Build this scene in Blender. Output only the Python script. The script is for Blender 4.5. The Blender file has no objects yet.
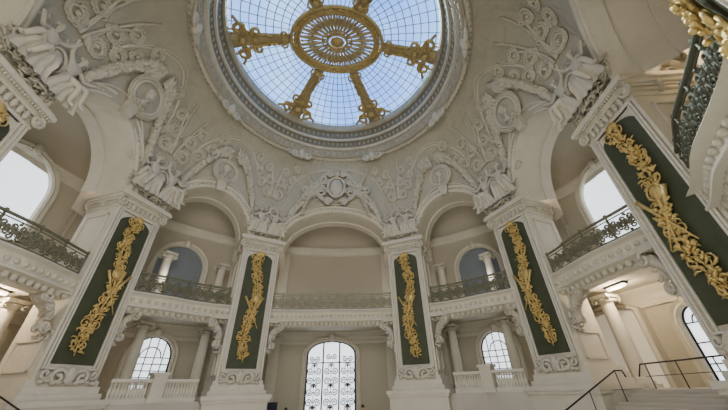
import bpy, math, random
from mathutils import Vector, Matrix
PI=math.pi; R=math.radians
C=bpy.context.scene.collection
rnd=random.Random(7)
# ------------------------------------------------------------------ materials
def mat(name, col, rough=.7, metal=0, noise=0, nscale=3, bump=0, bscale=20, col2=None, emit=None, es=0, bdist=.1, wave=0):
    m=bpy.data.materials.new(name); m.use_nodes=True; nt=m.node_tree; N=nt.nodes; L=nt.links
    b=N['Principled BSDF']; b.inputs['Base Color'].default_value=(*col,1); b.inputs['Roughness'].default_value=rough; b.inputs['Metallic'].default_value=metal
    tc=N.new('ShaderNodeTexCoord')
    if noise:
        n=N.new('ShaderNodeTexNoise'); n.inputs['Scale'].default_value=nscale; n.inputs['Detail'].default_value=5
        L.new(tc.outputs['Object'],n.inputs['Vector'])
        mx=N.new('ShaderNodeMix'); mx.data_type='RGBA'; c2=col2 or tuple(c*(1-noise) for c in col)
        mx.inputs['A'].default_value=(*col,1); mx.inputs['B'].default_value=(*c2,1)
        L.new(n.outputs['Fac'],mx.inputs['Factor']); L.new(mx.outputs['Result'],b.inputs['Base Color'])
    if bump:
        n=N.new('ShaderNodeTexNoise'); n.inputs['Scale'].default_value=bscale; n.inputs['Detail'].default_value=4
        L.new(tc.outputs['Object'],n.inputs['Vector'])
        bp=N.new('ShaderNodeBump'); bp.inputs['Strength'].default_value=bump; bp.inputs['Distance'].default_value=bdist
        L.new(n.outputs['Fac'],bp.inputs['Height']); L.new(bp.outputs['Normal'],b.inputs['Normal'])
        if wave:
            wv=N.new('ShaderNodeTexWave'); wv.inputs['Scale'].default_value=.55; wv.inputs['Distortion'].default_value=11; wv.inputs['Detail'].default_value=2.5; wv.inputs['Detail Scale'].default_value=1.6
            L.new(tc.outputs['Object'],wv.inputs['Vector'])
            b2=N.new('ShaderNodeBump'); b2.inputs['Strength'].default_value=wave; b2.inputs['Distance'].default_value=.12
            L.new(wv.outputs['Fac'],b2.inputs['Height']); L.new(bp.outputs['Normal'],b2.inputs['Normal']); L.new(b2.outputs['Normal'],b.inputs['Normal'])
    if emit:
        b.inputs['Emission Color'].default_value=(*emit,1); b.inputs['Emission Strength'].default_value=es
    return m
STONE=mat('cream_stone',(.71,.655,.54),.75,noise=.22,nscale=1.3,bump=.3,bscale=6)
STUCCO=mat('carved_stucco',(.66,.605,.49),.8,noise=.35,nscale=2.5,bump=.4,bscale=5)
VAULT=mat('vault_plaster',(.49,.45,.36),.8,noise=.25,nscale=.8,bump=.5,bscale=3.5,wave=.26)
PLAST=mat('gallery_plaster',(.51,.46,.355),.85,noise=.12,nscale=.7)
RINGM=mat('grey_carved_stone',(.48,.43,.33),.7,noise=.4,nscale=3,bump=.6,bscale=5)
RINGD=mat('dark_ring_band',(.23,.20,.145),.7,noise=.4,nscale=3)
GOLD=mat('gilding',(.84,.61,.23),.4,metal=.5,noise=.4,nscale=5,bump=.4,bscale=14)
GOLDX=mat('antique_gilding',(.66,.49,.21),.5,metal=.4,noise=.5,nscale=5,bump=.4,bscale=14)
GOLDD=mat('dull_gilding',(.56,.45,.24),.5,metal=.3,noise=.45,nscale=5)
GREEN=mat('green_marble',(.07,.078,.038),.7,noise=.55,nscale=2.5,col2=(.028,.036,.016))
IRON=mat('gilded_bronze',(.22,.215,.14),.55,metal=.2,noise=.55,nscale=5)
IRON_LIT=mat('lit_gilded_bronze',(.42,.39,.28),.55,metal=.15,noise=.5,nscale=5)  # same bronze with the light on the centre railing painted into its colour
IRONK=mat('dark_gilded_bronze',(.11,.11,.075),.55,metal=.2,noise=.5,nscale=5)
BLACK=mat('black_iron',(.02,.02,.02),.4,metal=.5,noise=.2)
DARKI=mat('dark_grey_iron',(.05,.055,.06),.5,metal=.3,noise=.2)
WHITEM=mat('grey_glazing_bar',(.22,.29,.39),.5,noise=.05)
FLOORM=mat('floor_stone',(.55,.50,.42),.4,noise=.2,nscale=1)
PALE=mat('bright_window_glass',(.8,.85,.9),.2,noise=.1,nscale=2,emit=(.86,.93,1),es=1.9)
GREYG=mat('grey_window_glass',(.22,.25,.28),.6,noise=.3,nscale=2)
LAMP=mat('lamp_glow',(1,.9,.7),.5,noise=.05,emit=(1,.85,.6),es=9)
CLOTH=mat('dark_cloth',(.03,.035,.05),.9,noise=.2)
CLOTHB=mat('red_cloth',(.22,.04,.04),.9,noise=.2)
SKIN=mat('skin',(.55,.33,.24),.6,noise=.05)
HAIR=mat('dark_hair',(.04,.025,.015),.7,noise=.2)
def glassmat():
    m=bpy.data.materials.new('skylight_glass'); m.use_nodes=True; nt=m.node_tree; N=nt.nodes; L=nt.links
    for n in list(N): N.remove(n)
    o=N.new('ShaderNodeOutputMaterial'); t=N.new('ShaderNodeBsdfTransparent'); g=N.new('ShaderNodeBsdfTranslucent'); mx=N.new('ShaderNodeMixShader')
    tc=N.new('ShaderNodeTexCoord'); n=N.new('ShaderNodeTexNoise'); n.inputs['Scale'].default_value=.6; L.new(tc.outputs['Object'],n.inputs['Vector'])
    r=N.new('ShaderNodeValToRGB'); r.color_ramp.elements[0].color=(.34,.63,1,1); r.color_ramp.elements[1].color=(.60,.81,1,1)
    L.new(n.outputs['Fac'],r.inputs['Fac']); L.new(r.outputs['Color'],t.inputs['Color'])
    g.inputs['Color'].default_value=(.5,.72,1,1); mx.inputs['Fac'].default_value=.04
    L.new(t.outputs[0],mx.inputs[1]); L.new(g.outputs[0],mx.inputs[2]); L.new(mx.outputs[0],o.inputs['Surface'])
    return m
SKY=glassmat()
# ------------------------------------------------------------------ mesh builder
class MB:
    def __init__(s): s.v=[]; s.f=[]; s.sm=[]
    def add(s,vs,fs,smooth=False):
        k=len(s.v); s.v+= [tuple(x) for x in vs]; s.f+=[tuple(i+k for i in f) for f in fs]; s.sm+=[smooth]*len(fs)
    def box(s,x0,x1,y0,y1,z0,z1,M=None):
        vs=[Vector((x,y,z)) for z in (z0,z1) for y in (y0,y1) for x in (x0,x1)]
        if M: vs=[M@v for v in vs]
        s.add(vs,[(0,2,3,1),(4,5,7,6),(0,1,5,4),(2,6,7,3),(0,4,6,2),(1,3,7,5)])
    def ell(s,c,rx,ry,rz,M=None,seg=8,rings=5):
        c=Vector(c); vs=[]; fs=[]
        def T(x,y,z):
            v=Vector((x*rx,y*ry,z*rz)); 
            if M: v=M@v
            return c+v
        vs.append(T(0,0,-1))
        for i in range(1,rings):
            a=-PI/2+PI*i/rings
            for j in range(seg):
                b=2*PI*j/seg; vs.append(T(math.cos(a)*math.cos(b),math.cos(a)*math.sin(b),math.sin(a)))
        vs.append(T(0,0,1)); n=len(vs)-1
        for j in range(seg): fs.append((0,1+(j+1)%seg,1+j)); fs.append((n,n-seg+j,n-seg+(j+1)%seg))
        for i in range(rings-2):
            for j in range(seg):
                a=1+i*seg+j; b=1+i*seg+(j+1)%seg; fs.append((a,b,b+seg,a+seg))
        s.add(vs,fs,True)
    def tube(s,pts,r,sides=5,caps=True,closed=False):
        pts=[Vector(p) for p in pts]; n=len(pts)
        rs=r if isinstance(r,(list,tuple)) else [r]*n
        vs=[]; fs=[]; up=None
        for i in range(n):
            if closed: d=pts[(i+1)%n]-pts[i-1]
            else: d=pts[min(i+1,n-1)]-pts[max(i-1,0)]
            if d.length<1e-9: d=Vector((0,0,1))
            d.normalize()
            if up is None:
                up=Vector((0,0,1)) if abs(d.z)<.9 else Vector((1,0,0))
            up=(up-d*up.dot(d)); 
            if up.length<1e-6: up=d.orthogonal()
            up.normalize(); w=d.cross(up)
            for j in range(sides):
                a=2*PI*j/sides; vs.append(pts[i]+(up*math.cos(a)+w*math.sin(a))*rs[i])
        m=n if closed else n-1
        for i in range(m):
            for j in range(sides):
                a=i*sides+j; b=i*sides+(j+1)%sides; k=((i+1)%n)*sides
                fs.append((a,b,k+(j+1)%sides,k+j))
        if caps and not closed: fs.append(tuple(range(sides))[::-1]); fs.append(tuple(range((n-1)*sides,n*sides)))
        s.add(vs,fs,True)
    def lathe(s,prof,c=(0,0,0),seg=24,smooth=True):
        cx,cy,cz=c; n=len(prof); vs=[]; fs=[]
        for j in range(seg):
            a=2*PI*j/seg
            for r,z in prof: vs.append((cx+r*math.cos(a),cy+r*math.sin(a),cz+z))
        for j in range(seg):
            for i in range(n-1):
                a=j*n+i; b=((j+1)%seg)*n+i; fs.append((a,b,b+1,a+1))
        s.add(vs,fs,smooth)
    def grid(s,rows,smooth=True):
        n=len(rows[0]); vs=[p for r in rows for p in r]; fs=[]
        for i in range(len(rows)-1):
            for j in range(n-1):
                a=i*n+j; fs.append((a,a+1,a+n+1,a+n))
        s.add(vs,fs,smooth)
    def sweep(s,path,prof,closedprof=False,smooth=False):
        rows=[[Vector((p[0]+n[0]*o,p[1]+n[1]*o,z)) for (o,z) in (prof+[prof[0]] if closedprof else prof)] for p,n in path]
        s.grid(rows,smooth)
        if closedprof:
            m=len(prof)
            s.add([rows[0][i] for i in range(m)],[tuple(range(m))]); s.add([rows[-1][i] for i in range(m)],[tuple(range(m))[::-1]])
    def build(s,name,m,parent=None,loc=None):
        me=bpy.data.meshes.new(name); me.from_pydata(s.v,[],s.f); me.polygons.foreach_set('use_smooth',s.sm); me.materials.append(m); me.update()
        o=bpy.data.objects.new(name,me); C.objects.link(o)
        if parent: o.parent=parent
        if loc: o.location=loc
        return o
def tag(o,label=None,cat=None,group=None,kind=None):
    if label: o['label']=label
    if cat: o['category']=cat
    if group: o['group']=group
    if kind: o['kind']=kind
    return o
def empty(name,loc=(0,0,0),rz=0,label=None,cat=None,group=None,kind=None):
    o=bpy.data.objects.new(name,None); C.objects.link(o); o.location=loc; o.rotation_euler=(0,0,rz); return tag(o,label,cat,group,kind)
def struct(mb,name,m,label,cat='wall'):
    return tag(mb.build(name,m),label,cat,kind='structure')
def spiral(cx,cz,r,turns,a0,sgn=1,n=14,rin=.18):
    return [(cx+(r*(1-(1-rin)*i/(n-1)))*math.cos(a0+sgn*turns*2*PI*i/(n-1)), cz+(r*(1-(1-rin)*i/(n-1)))*math.sin(a0+sgn*turns*2*PI*i/(n-1))) for i in range(n)]
def leafM(a):
    return Matrix(((math.cos(a),0,-math.sin(a)),(0,1,0),(math.sin(a),0,math.cos(a))))
def leaf(mb,f,x,z,a,L,w=.07,bend=.35):
    pts=[f(x,z),f(x+math.cos(a)*L*.5,z+math.sin(a)*L*.5),f(x+math.cos(a+bend)*L*.85,z+math.sin(a+bend)*L*.85),f(x+math.cos(a+2*bend)*L*.95,z+math.sin(a+2*bend)*L*.95)]
    mb.tube(pts,[w*.4,w,w*.7,w*.15],4)
# ------------------------------------------------------------------ plan
ZF=-.35; ZP=1.8; ZS=10.8; ZR=18.4; RR=7.6; PW=1.15
PIERS=[(10.07,3.35,70),(4.79,7.76,27),(-4.79,7.76,-27),(-10.07,3.35,-70),(-10.27,-3.88,-97),(-5.34,-9.13,-158),(5.34,-9.13,158),(10.27,-3.88,97)]
corners=[]
for x,y,b in PIERS:
    lx=Vector((math.cos(R(b)),-math.sin(R(b)))); p=Vector((x,y)); corners.append((p+lx*PW,p-lx*PW))
RISE=[2.75,2.55,2.75,3.1,2.4,2.4,2.4,3.1]
edges=[]
for i in range(8):
    edges.append(('p',i,corners[i][0],corners[i][1])); edges.append(('c',i,corners[i][1],corners[(i+1)%8][0]))
def Rw(th):
    d=Vector((math.cos(th),math.sin(th))); best=None
    for k,i,A,B in edges:
        e=B-A; den=d.x*(-e.y)+e.x*d.y
        if abs(den)<1e-9: continue
        t=(A.x*(-e.y)+e.x*A.y)/den; u=(d.x*A.y-d.y*A.x)/den
        if t>0 and -1e-6<=u<=1+1e-6: 
            if best is None or t<best: best=t
    return best or 10
def gz(z):
    s=min(max((z-ZS)/(ZR-ZS),0),1); return math.sqrt(max(0,1-s**2.2))
def vault(th,z,off=0):
    def P(t,zz):
        r=RR+(Rw(t)-RR)*gz(zz); return Vector((r*math.cos(t),r*math.sin(t),zz))
    p=P(th,z)
    if off:
        dz=P(th,min(z+.05,ZR))-P(th,min(z+.05,ZR)-.1); n=Vector((-math.sin(th),math.cos(th),0)).cross(dz).normalized()
        if n.dot(Vector((math.cos(th),math.sin(th),0)))>0: n=-n
        p=p+n*off
    return p
for i in range(8):
    for k,ii,A,B in edges[2*i:2*i+2]:
        mb=MB(); rows=[]; n=5 if k=='p' else 37
        for j in range(n):
            if k=='p': w=A.lerp(B,j/(n-1)); zl=ZS-.1
            else:
                al=PI*j/(n-1); u=-math.cos(al); w=A.lerp(B,(u+1)/2); zl=ZS+RISE[i]*math.sin(al)
            th=math.atan2(w.y,w.x); row=[]
            for q in range(25):
                z=zl+(ZR-zl)*(1-(1-q/24)**1.5); g=gz(z); r=RR+(w.length-RR)*g
                row.append(Vector((r*math.cos(th),r*math.sin(th),z)))
            rows.append(row)
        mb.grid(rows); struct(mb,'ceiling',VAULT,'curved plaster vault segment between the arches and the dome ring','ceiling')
# arches
KS={0:'right of centre side',2:'left of centre side',3:'big left hand',7:'big right hand'}
for i in range(8):
    A,B=corners[i][1],corners[(i+1)%8][0]; M_=(A+B)/2; h=(B-A).length/2; d=(B-A).normalized(); nrm=Vector((d.y,-d.x))
    if nrm.dot(M_)<0: nrm=-nrm
    rise=RISE[i]
    def AP(al,r,dep):
        cx,cz=-math.cos(al),math.sin(al); nx,nz=cx*rise,cz*h; l=math.hypot(nx,nz); nx/=l; nz/=l
        u=cx*h+nx*r; p=M_+d*u+nrm*dep; return Vector((p.x,p.y,ZS+cz*rise+nz*r))
    prof=[(0,2.1),(0,1.5),(.1,1.5),(.1,.5),(0,.5),(0,-.1),(.05,-.18),(.12,-.2),(.16,-.12),(.31,-.12),(.35,-.24),(.44,-.26),(.48,-.14),(.48,.3)]
    mb=MB(); mb.grid([[AP(PI*j/40,r,dep) for r,dep in prof] for j in range(41)],False)
    struct(mb,'trim_%d'%(i+1),STONE,'moulded stone archivolt and soffit of a rotunda arch','arch')
    mb=MB(); rows=[]
    for j in range(41):
        al=PI*j/40; u=-math.cos(al); p=M_+d*u*h+nrm*2.05; zl=ZS+rise*math.sin(al)
        rows.append([Vector((p.x,p.y,zl+(14.6-zl)*q/3)) for q in range(4)])
    mb.grid(rows,False)
    for (c,sg) in ((A,-1),(B,1)):
        p=c+nrm*2.05; e=p+d*sg*1.2
        mb.add([(p.x,p.y,ZS-1),(e.x,e.y,ZS-1),(e.x,e.y,14.6),(p.x,p.y,14.6)],[(0,1,2,3)])
    struct(mb,'wall_spandrel',PLAST,'plain gallery side wall above a rotunda arch')
    if i in (0,1,2,3,7):
        mb=MB(); nb=int((h+rise)*1.6/.22)
        for j in range(nb):
            mb.ell(AP(PI*(j+.5)/nb,.24,-.15),.065,.065,.09,seg=6,rings=4)
        struct(mb,'trim_%d'%(i+11),STUCCO,'row of carved beads along an archivolt','moulding')
        if i!=1:
            p=AP(PI/2,.2,-.3); k=empty('keystone',p,math.atan2(nrm.y,nrm.x)-PI/2,'carved scroll keystone at the crown of the %s arch'%KS[i],'keystone')
            kb=MB(); kb.add([(-.22,-.12,-.4),(.22,-.12,-.4),(.36,-.3,.5),(-.36,-.3,.5),(-.22,.2,-.4),(.22,.2,-.4),(.36,.2,.5),(-.36,.2,.5)],[(0,1,2,3),(0,4,5,1),(3,2,6,7),(0,3,7,4),(1,5,6,2)]); kb.build('block',STUCCO,k)
            for sx in (-1,1):
                kb=MB(); kb.tube([(x,-.34,z) for x,z in spiral(sx*.25,.4,.22,1.2,PI/2,sx)],.06); kb.build('volute',STUCCO,k)
# ------------------------------------------------------------------ outer walls, gallery, floors
AX,AY=15.3,13.4
def ell_pt(a,b,t): 
    p=Vector((a*math.cos(t),b*math.sin(t))); n=Vector((math.cos(t)/a,math.sin(t)/b)).normalized(); return p,n
def epath(a,b,t0,t1,n): return [ell_pt(a,b,t0+(t1-t0)*i/n) for i in range(n+1)]
def wall_r(th): return 1/math.hypot(math.cos(th)/AX,math.sin(th)/AY)
kn=[(0,10.55)]
pa_=lambda i: math.degrees(math.atan2(PIERS[i][1],PIERS[i][0]))%360
kn+=[(pa_(0),10.95),(36.5,10.05),(pa_(1),9.5),(90,8.75),(pa_(2),9.5),(143.5,10.05),(pa_(3),10.95),(180,10.55),(pa_(4),11.35),(218,10.6),(238,10.9),(270,10.9),(302,10.9),(322,10.6),(pa_(7),11.35)]
kn.sort()
def BR(th):
    d=math.degrees(th)%360; n=len(kn)
    for i in range(n):
        a0=kn[i][0]; a1=kn[(i+1)%n][0]+(360 if i==n-1 else 0)
        if a0<=d<=a1:
            u=(d-a0)/(a1-a0); u=u*u*(3-2*u); return kn[i][1]*(1-u)+kn[(i+1)%n][1]*u
    return 10
def bal(t,o=0):
    def P(t): r=BR(t); return Vector((r*math.cos(t),r*math.sin(t)))
    p=P(t); d=P(t+.01)-P(t-.01); n=Vector((d.y,-d.x)).normalized()
    return p+n*o,n
mb=MB(); mb.sweep(epath(AX,AY,R(-66),R(246),120),[(0,ZF),(0,12.6)],smooth=True)
struct(mb,'wall_back',PLAST,'curved cream outer wall behind the galleries')
mb=MB(); pa=epath(AX,AY,R(-66),R(246),120)
for prof in ([(0,12.0),(-.12,12.05),(-.2,12.3),(-.35,12.45),(-.35,12.6),(0,12.6)],[(0,5.0),(-.1,5.0),(-.14,5.2),(-.05,5.3),(-.05,5.5),(-.3,5.8),(-.3,5.9)],[(0,7.2),(-.08,7.2),(-.1,7.35),(0,7.4)]):
    mb.sweep(pa,prof)
struct(mb,'trim_30',STONE,'horizontal plaster mouldings along the curved outer wall','moulding')
mb=MB(); rows=[]
for i in range(161):
    th=R(-66)+R(312)*i/160; 
    e=wall_r(th); ri=Rw(th)+1.9; row=[]
    for q in range(13):
        a=PI/2*q/12; f=math.cos(a); row.append(Vector(((ri+(e-ri)*f)*math.cos(th),(ri+(e-ri)*f)*math.sin(th),12.6+1.9*math.sin(a))))
    rows.append(row)
mb.grid(rows); struct(mb,'ceiling_gallery',PLAST,'coved plaster ceiling of the upper gallery','ceiling')
for i,(x,y,b) in enumerate(PIERS):
    if i in (5,6): continue
    dr=Vector((math.sin(R(b)),math.cos(R(b)))); p0=Vector((x,y))+dr*2.02
    L=0
    while ((p0+dr*L).x/AX)**2+((p0+dr*L).y/AY)**2<1: L+=.05
    tn=Vector((-dr.y,dr.x)); mb=MB(); 
    ar=[(.5-.43*math.cos(PI*j/32),9.8+2.5*math.sin(PI*j/32)) for j in range(33)]
    for s in (-.35,.35):
        vs=[]
        seq=[(0,6.46),(.07,6.46)]+ar+[(.93,6.46),(1,6.46)]
        for u,z in seq:
            q=p0+dr*(u*L)+tn*s; vs.append(Vector((q.x,q.y,z))); vs.append(Vector((q.x,q.y,14.5)))
        mb.add(vs,[(2*k,2*k+2,2*k+3,2*k+1) for k in range(len(seq)-1)])
    pts=[(.07,6.46)]+ar+[(.93,6.46)]
    mb.grid([[Vector((*(p0+dr*(u*L)+tn*s),z)) for s in (-.35,.35)] for u,z in pts],True)
    for s in (-.45,.45):
        mb.tube([Vector((*(p0+dr*(u*L)+tn*s),z)) for u,z in pts],.1,6)
    struct(mb,'wall_cross',PLAST,'transverse arch wall spanning the upper gallery behind a pier')
    mb=MB()
    for s in (-.42,.42):
        for j in range(40):
            al=PI*(j+.5)/40; u=.5-.5*math.cos(al); z=9.8+2.95*math.sin(al)
            if 0<u<1: mb.ell(Vector((*(p0+dr*(u*L)+tn*s),z)),.16,.16,.16,seg=6,rings=4)
        for sg in (-1,1):
            mb.tube([Vector((*(p0+dr*(.5*L+a)+tn*s),c)) for a,c in spiral(sg*.5,13.1,.35,1.3,0,sg)],.09,5)
            mb.tube([Vector((*(p0+dr*(.5*L+a)+tn*s),c)) for a,c in spiral(sg*1.3,13.0,.35,1.3,0,-sg)],.09,5)
    struct(mb,'trim_%d'%(50+i),STUCCO,'carved leaf band around a transverse gallery arch','moulding')
mb=MB(); rows=[]; T0,T1=R(-56),R(236)
for i in range(201):
    t=T0+(T1-T0)*i/200; p,n=bal(t); e=wall_r(t); q=Vector((e*math.cos(t),e*math.sin(t)))
    def f(o,z): return Vector((p.x+n.x*o,p.y+n.y*o,z))
    rows.append([Vector((q.x,q.y,6.45)),f(.1,6.45),f(-.16,6.45),f(-.22,6.36),f(-.05,6.28),f(0,6.22),f(.0,5.9),f(-.12,5.84),f(-.12,5.76),f(.08,5.7),f(.28,5.62),f(.34,5.5),f(.8,5.5),f(.82,5.85),Vector((q.x,q.y,5.85))])
mb.grid(rows,False); struct(mb,'floor_gallery',STONE,'curved stone gallery slab with moulded fascia','floor')
mb=MB()
for i in range(170):
    t=T0+(T1-T0)*(i+.5)/170; p,n=bal(t); mb.ell((p.x-n.x*.02,p.y-n.y*.02,6.06),.1,.1,.11,seg=6,rings=4)
    mb.ell((p.x+n.x*.12,p.y+n.y*.12,5.62),.13,.13,.15,seg=6,rings=4)
struct(mb,'trim_31',STUCCO,'rows of carved studs and leaves along the gallery fascia','moulding')
mb=MB(); mb.add([(-17,-22,ZF),(17,-22,ZF),(17,16,ZF),(-17,16,ZF)],[(0,1,2,3)]); struct(mb,'floor',FLOORM,'pale stone floor of the rotunda','floor')
for sx in (1,-1):
    mb=MB(); rows=[]
    for i in range(81):
        t=R(-40)+R(97)*i/80; e=wall_r(t); q=Vector((e*math.cos(t),e*math.sin(t))); p,n=bal(t,-.05)
        if -3.0<p.y<2.0: p=Vector((11.8,p.y))
        rows.append([Vector((sx*p.x,p.y,ZF)),Vector((sx*p.x,p.y,ZP)),Vector((sx*q.x,q.y,ZP)),Vector((sx*q.x,q.y,ZF))])
    mb.grid(rows,False); struct(mb,'floor_podium',FLOORM,'raised stone podium floor of the side gallery','floor')
# ------------------------------------------------------------------ ring and dome
def ringband(prof,m,name,label):
    mb=MB(); mb.lathe(prof,seg=144,smooth=False); struct(mb,name,m,label,'moulding')
ringband([(7.95,18.5),(7.95,18.2),(7.88,18.08),(7.78,18.02),(7.66,18.1),(7.62,18.2)],STUCCO,'trim_40','outer cream lip of the dome ring')
ringband([(7.62,18.2),(7.56,18.12),(7.42,18.14),(7.40,18.25),(7.36,18.25),(7.34,18.75)],RINGM,'trim_41','carved grey band of the dome ring')
ringband([(7.34,18.75),(7.18,18.75),(7.16,18.9),(7.1,18.92)],STUCCO,'trim_42','thin cream fillet inside the dome ring')
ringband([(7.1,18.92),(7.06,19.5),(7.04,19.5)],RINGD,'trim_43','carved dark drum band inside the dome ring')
ringband([(7.04,19.5),(6.9,19.5),(6.88,19.68)],STUCCO,'trim_44','second thin fillet inside the dome ring')
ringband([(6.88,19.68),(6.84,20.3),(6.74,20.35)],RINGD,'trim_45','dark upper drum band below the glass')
ringband([(6.74,20.35),(6.64,20.4),(6.6,20.7),(6.6,21.0),(6.9,21.3)],RINGM,'trim_47','innermost grey moulding holding the glass')
mb=MB()
for j in range(150):
    a=2*PI*j/150; mb.ell((7.8*math.cos(a),7.8*math.sin(a),18.02),.07,.07,.06,seg=6,rings=4)
for j in range(96):
    a=2*PI*j/96; 
    mb.ell((7.34*math.cos(a),7.34*math.sin(a),18.5),.1,.1,.18,seg=6,rings=4)
for j in range(120):
    a=2*PI*j/120; mb.ell((7.08*math.cos(a),7.08*math.sin(a),19.22),.07,.07,.2,seg=6,rings=4)
for j in range(108):
    a=2*PI*j/108; mb.ell((6.85*math.cos(a),6.85*math.sin(a),20.02),.07,.07,.2,seg=6,rings=4)
struct(mb,'trim_46',RINGM,'rows of carved leaves and beads inside the dome ring','moulding')
def dz(r): return 20.9+1.0*(1-(r/6.65)**2)
def dpt(r,a,o=0): return Vector((r*math.cos(a),r*math.sin(a),dz(r)-20.9-o))
def mr(a): return 1/math.hypot(math.cos(a)/2.75,math.sin(a)/1.95)
def dm(f,a,o=0): return dpt(f*mr(a),a,o)
D=empty('glass_dome',(0,0,20.9),0,'blue glass dome with thin glazing bars and gilded ribs over the rotunda','dome')
mb=MB(); mb.grid([[dpt(6.7*q/14,2*PI*j/72) for q in range(15)] for j in range(73)]); mb.build('glass',SKY,D)
mb=MB()
for j in range(60):
    a=2*PI*j/60; r0=mr(a); mb.tube([dpt(r0+(6.65-r0)*q/6,a,.02) for q in range(7)],.026,4)
for k in range(10):
    r=2.2+k*.47; 
    pts=[dpt(r,2*PI*j/96,.03) for j in range(96)]
    if r>2.8: mb.tube(pts,.03,4,closed=True)
    else:
        for s0 in (0,48):
            seg=[dpt(r,2*PI*j/96,.03) for j in range(s0,s0+49) if mr(2*PI*j/96)<r]
            if len(seg)>1: mb.tube(seg,.026,4)
mb.build('glazing_bars',WHITEM,D)
mb=MB()
for f,w in ((.92,.13),(1.09,.13),(1.0,.13)): mb.tube([dm(f,2*PI*j/96,.12) for j in range(96)],w,6,closed=True)
for j in range(56): mb.ell(dm(1.0,2*PI*j/56,.22),.11,.11,.08,seg=6,rings=4)
mb.build('medallion_ring',GOLDX,D)
mb=MB(); rr=random.Random(4)
for j in range(28):
    a=2*PI*(j+.5)/28
    mb.tube([dm(f,a,.12) for f in (.22,.4,.6,.78,.9)],[.04,.09,.13,.11,.04],5)
    for s in (-1,1):
        mb.tube([dm(.77+.1*math.cos(t),a+s*(.06+.05*math.sin(t)),.14) for t in [s*(.5+q*.6) for q in range(10)]],.04,4)
        mb.tube([dm(f,a+s*da,.1) for f,da in ((.3,0),(.45,.05),(.65,.1),(.88,.11))],.04,4)
mb.tube([dm(.36,2*PI*j/64,.14) for j in range(64)],.06,5,closed=True)
mb.build('medallion_openwork',GOLDD,D)
mb=MB(); mb.tube([dm(.24,2*PI*j/24,.15) for j in range(24)],.1,6,closed=True); mb.ell(dpt(0,0,.2),.5,.36,.15)
for j in range(14): mb.ell(dm(.32,2*PI*j/14,.2),.14,.12,.08,seg=6,rings=4)
mb.build('medallion_boss',GOLDX,D)
for k in range(6):
    a=R(60*k+2); r0=mr(a)*1.08
    def rp(r,s,o=.1): return dpt(r,a+s/max(r,.5),o)
    mb=MB(); 
    mb.grid([[rp(r0+(6.6-r0)*q/8,s*(1+.7*(q/8)**2),.06+.1*(1-abs(s)/.26)) for s in (-.26,-.13,0,.13,.26)] for q in range(9)])
    for s in (-.26,.26): mb.tube([rp(r0+(6.6-r0)*q/8,s*(1+.7*(q/8)**2),.08) for q in range(9)],.06,5)
    rb=mb.build('rib',GOLDD,D)
    mb=MB(); rr=random.Random(k)
    g=lambda x,z: rp(z,x,.25)
    for s in (-1,1):
        mb.tube([rp(z,s*x,.28) for x,z in spiral(.78,6.05,.44,1.4,PI,1)],.11,6)
        mb.tube([rp(z,s*x,.26) for x,z in spiral(.5,5.1,.36,1.4,PI,-1)],.1,6)
        mb.tube([rp(z,s*x,.25) for x,z in spiral(.32,r0+.5,.28,1.3,PI,1)],.07,5)
        mb.tube([rp(5.5+.12*q,s*(.35+.17*q),.28) for q in range(8)],.1,5)
        for q in range(30):
            r=r0+.2+(6.2-r0)*q/30; w=.13+.55*max(0,(r-4.4)/2.2)
            leaf(mb,g,s*w,r,PI/2-s*rr.uniform(.5,1.2),.38,.08,s*.35)
    mb.ell(rp(5.9,0,.35),.3,.34,.24); mb.ell(rp(5.2,0,.3),.22,.24,.2); mb.ell(rp(r0+.4,0,.3),.2,.22,.15)
    mb.build('gilded_cartouche',GOLDX,rb)
for k in range(6):
    a=R([68,112,22,158,-18,198][k]); nm=['right one of the two at the front of the dome ring','left one of the two at the front of the dome ring','right of the front pair on the dome ring','left of the front pair on the dome ring','at the right flank of the dome ring','at the left flank of the dome ring'][k]
    e=empty('ring_ornament',(7.68*math.cos(a),7.68*math.sin(a),17.95),a-PI/2,'carved winged scroll ornament, '+nm,'ornament','carved ornaments on the dome ring')
    mb=MB(); mb.ell((0,-.2,0),.3,.28,.42); mb.ell((0,-.28,.3),.14,.14,.16)
    mb.build('boss',STUCCO,e)
    for s in (-1,1):
        mb=MB()
        mb.tube([(s*x,-.2,z) for x,z in spiral(.5,.0,.36,1.3,PI,1)],.1); mb.tube([(s*(.3+.14*q),-.15,.15+.04*q) for q in range(6)],[.1,.14,.14,.12,.09,.03])
        for q in range(8): leaf(mb,lambda x,z:Vector((x,-.2,z)),s*(.3+.1*q),-.1+.03*q,(PI if s<0 else 0)+s*rnd.uniform(-.9,.9),.3,.08,.3)
        mb.build('wing',STUCCO,e)
def chordpt(i,al,dz_,off):
    A,B=corners[i][1],corners[(i+1)%8][0]; u=-math.cos(al); w=A.lerp(B,(u+1)/2); th=math.atan2(w.y,w.x)
    return vault(th,min(ZS+RISE[i]*math.sin(al)+dz_,18.1),off)
for n_,i in enumerate((0,1,2,3,7)):
    mb=MB()
    for dzz,w in ((.7,.045),(3.9,.055),(4.08,.03)):
        mb.tube([chordpt(i,R(14)+R(152)*q/40,dzz,.03) for q in range(41)],w,5)
    struct(mb,'trim_%d'%(33+n_),STONE,'raised panel moulding on the vault following an arch','moulding')
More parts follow.
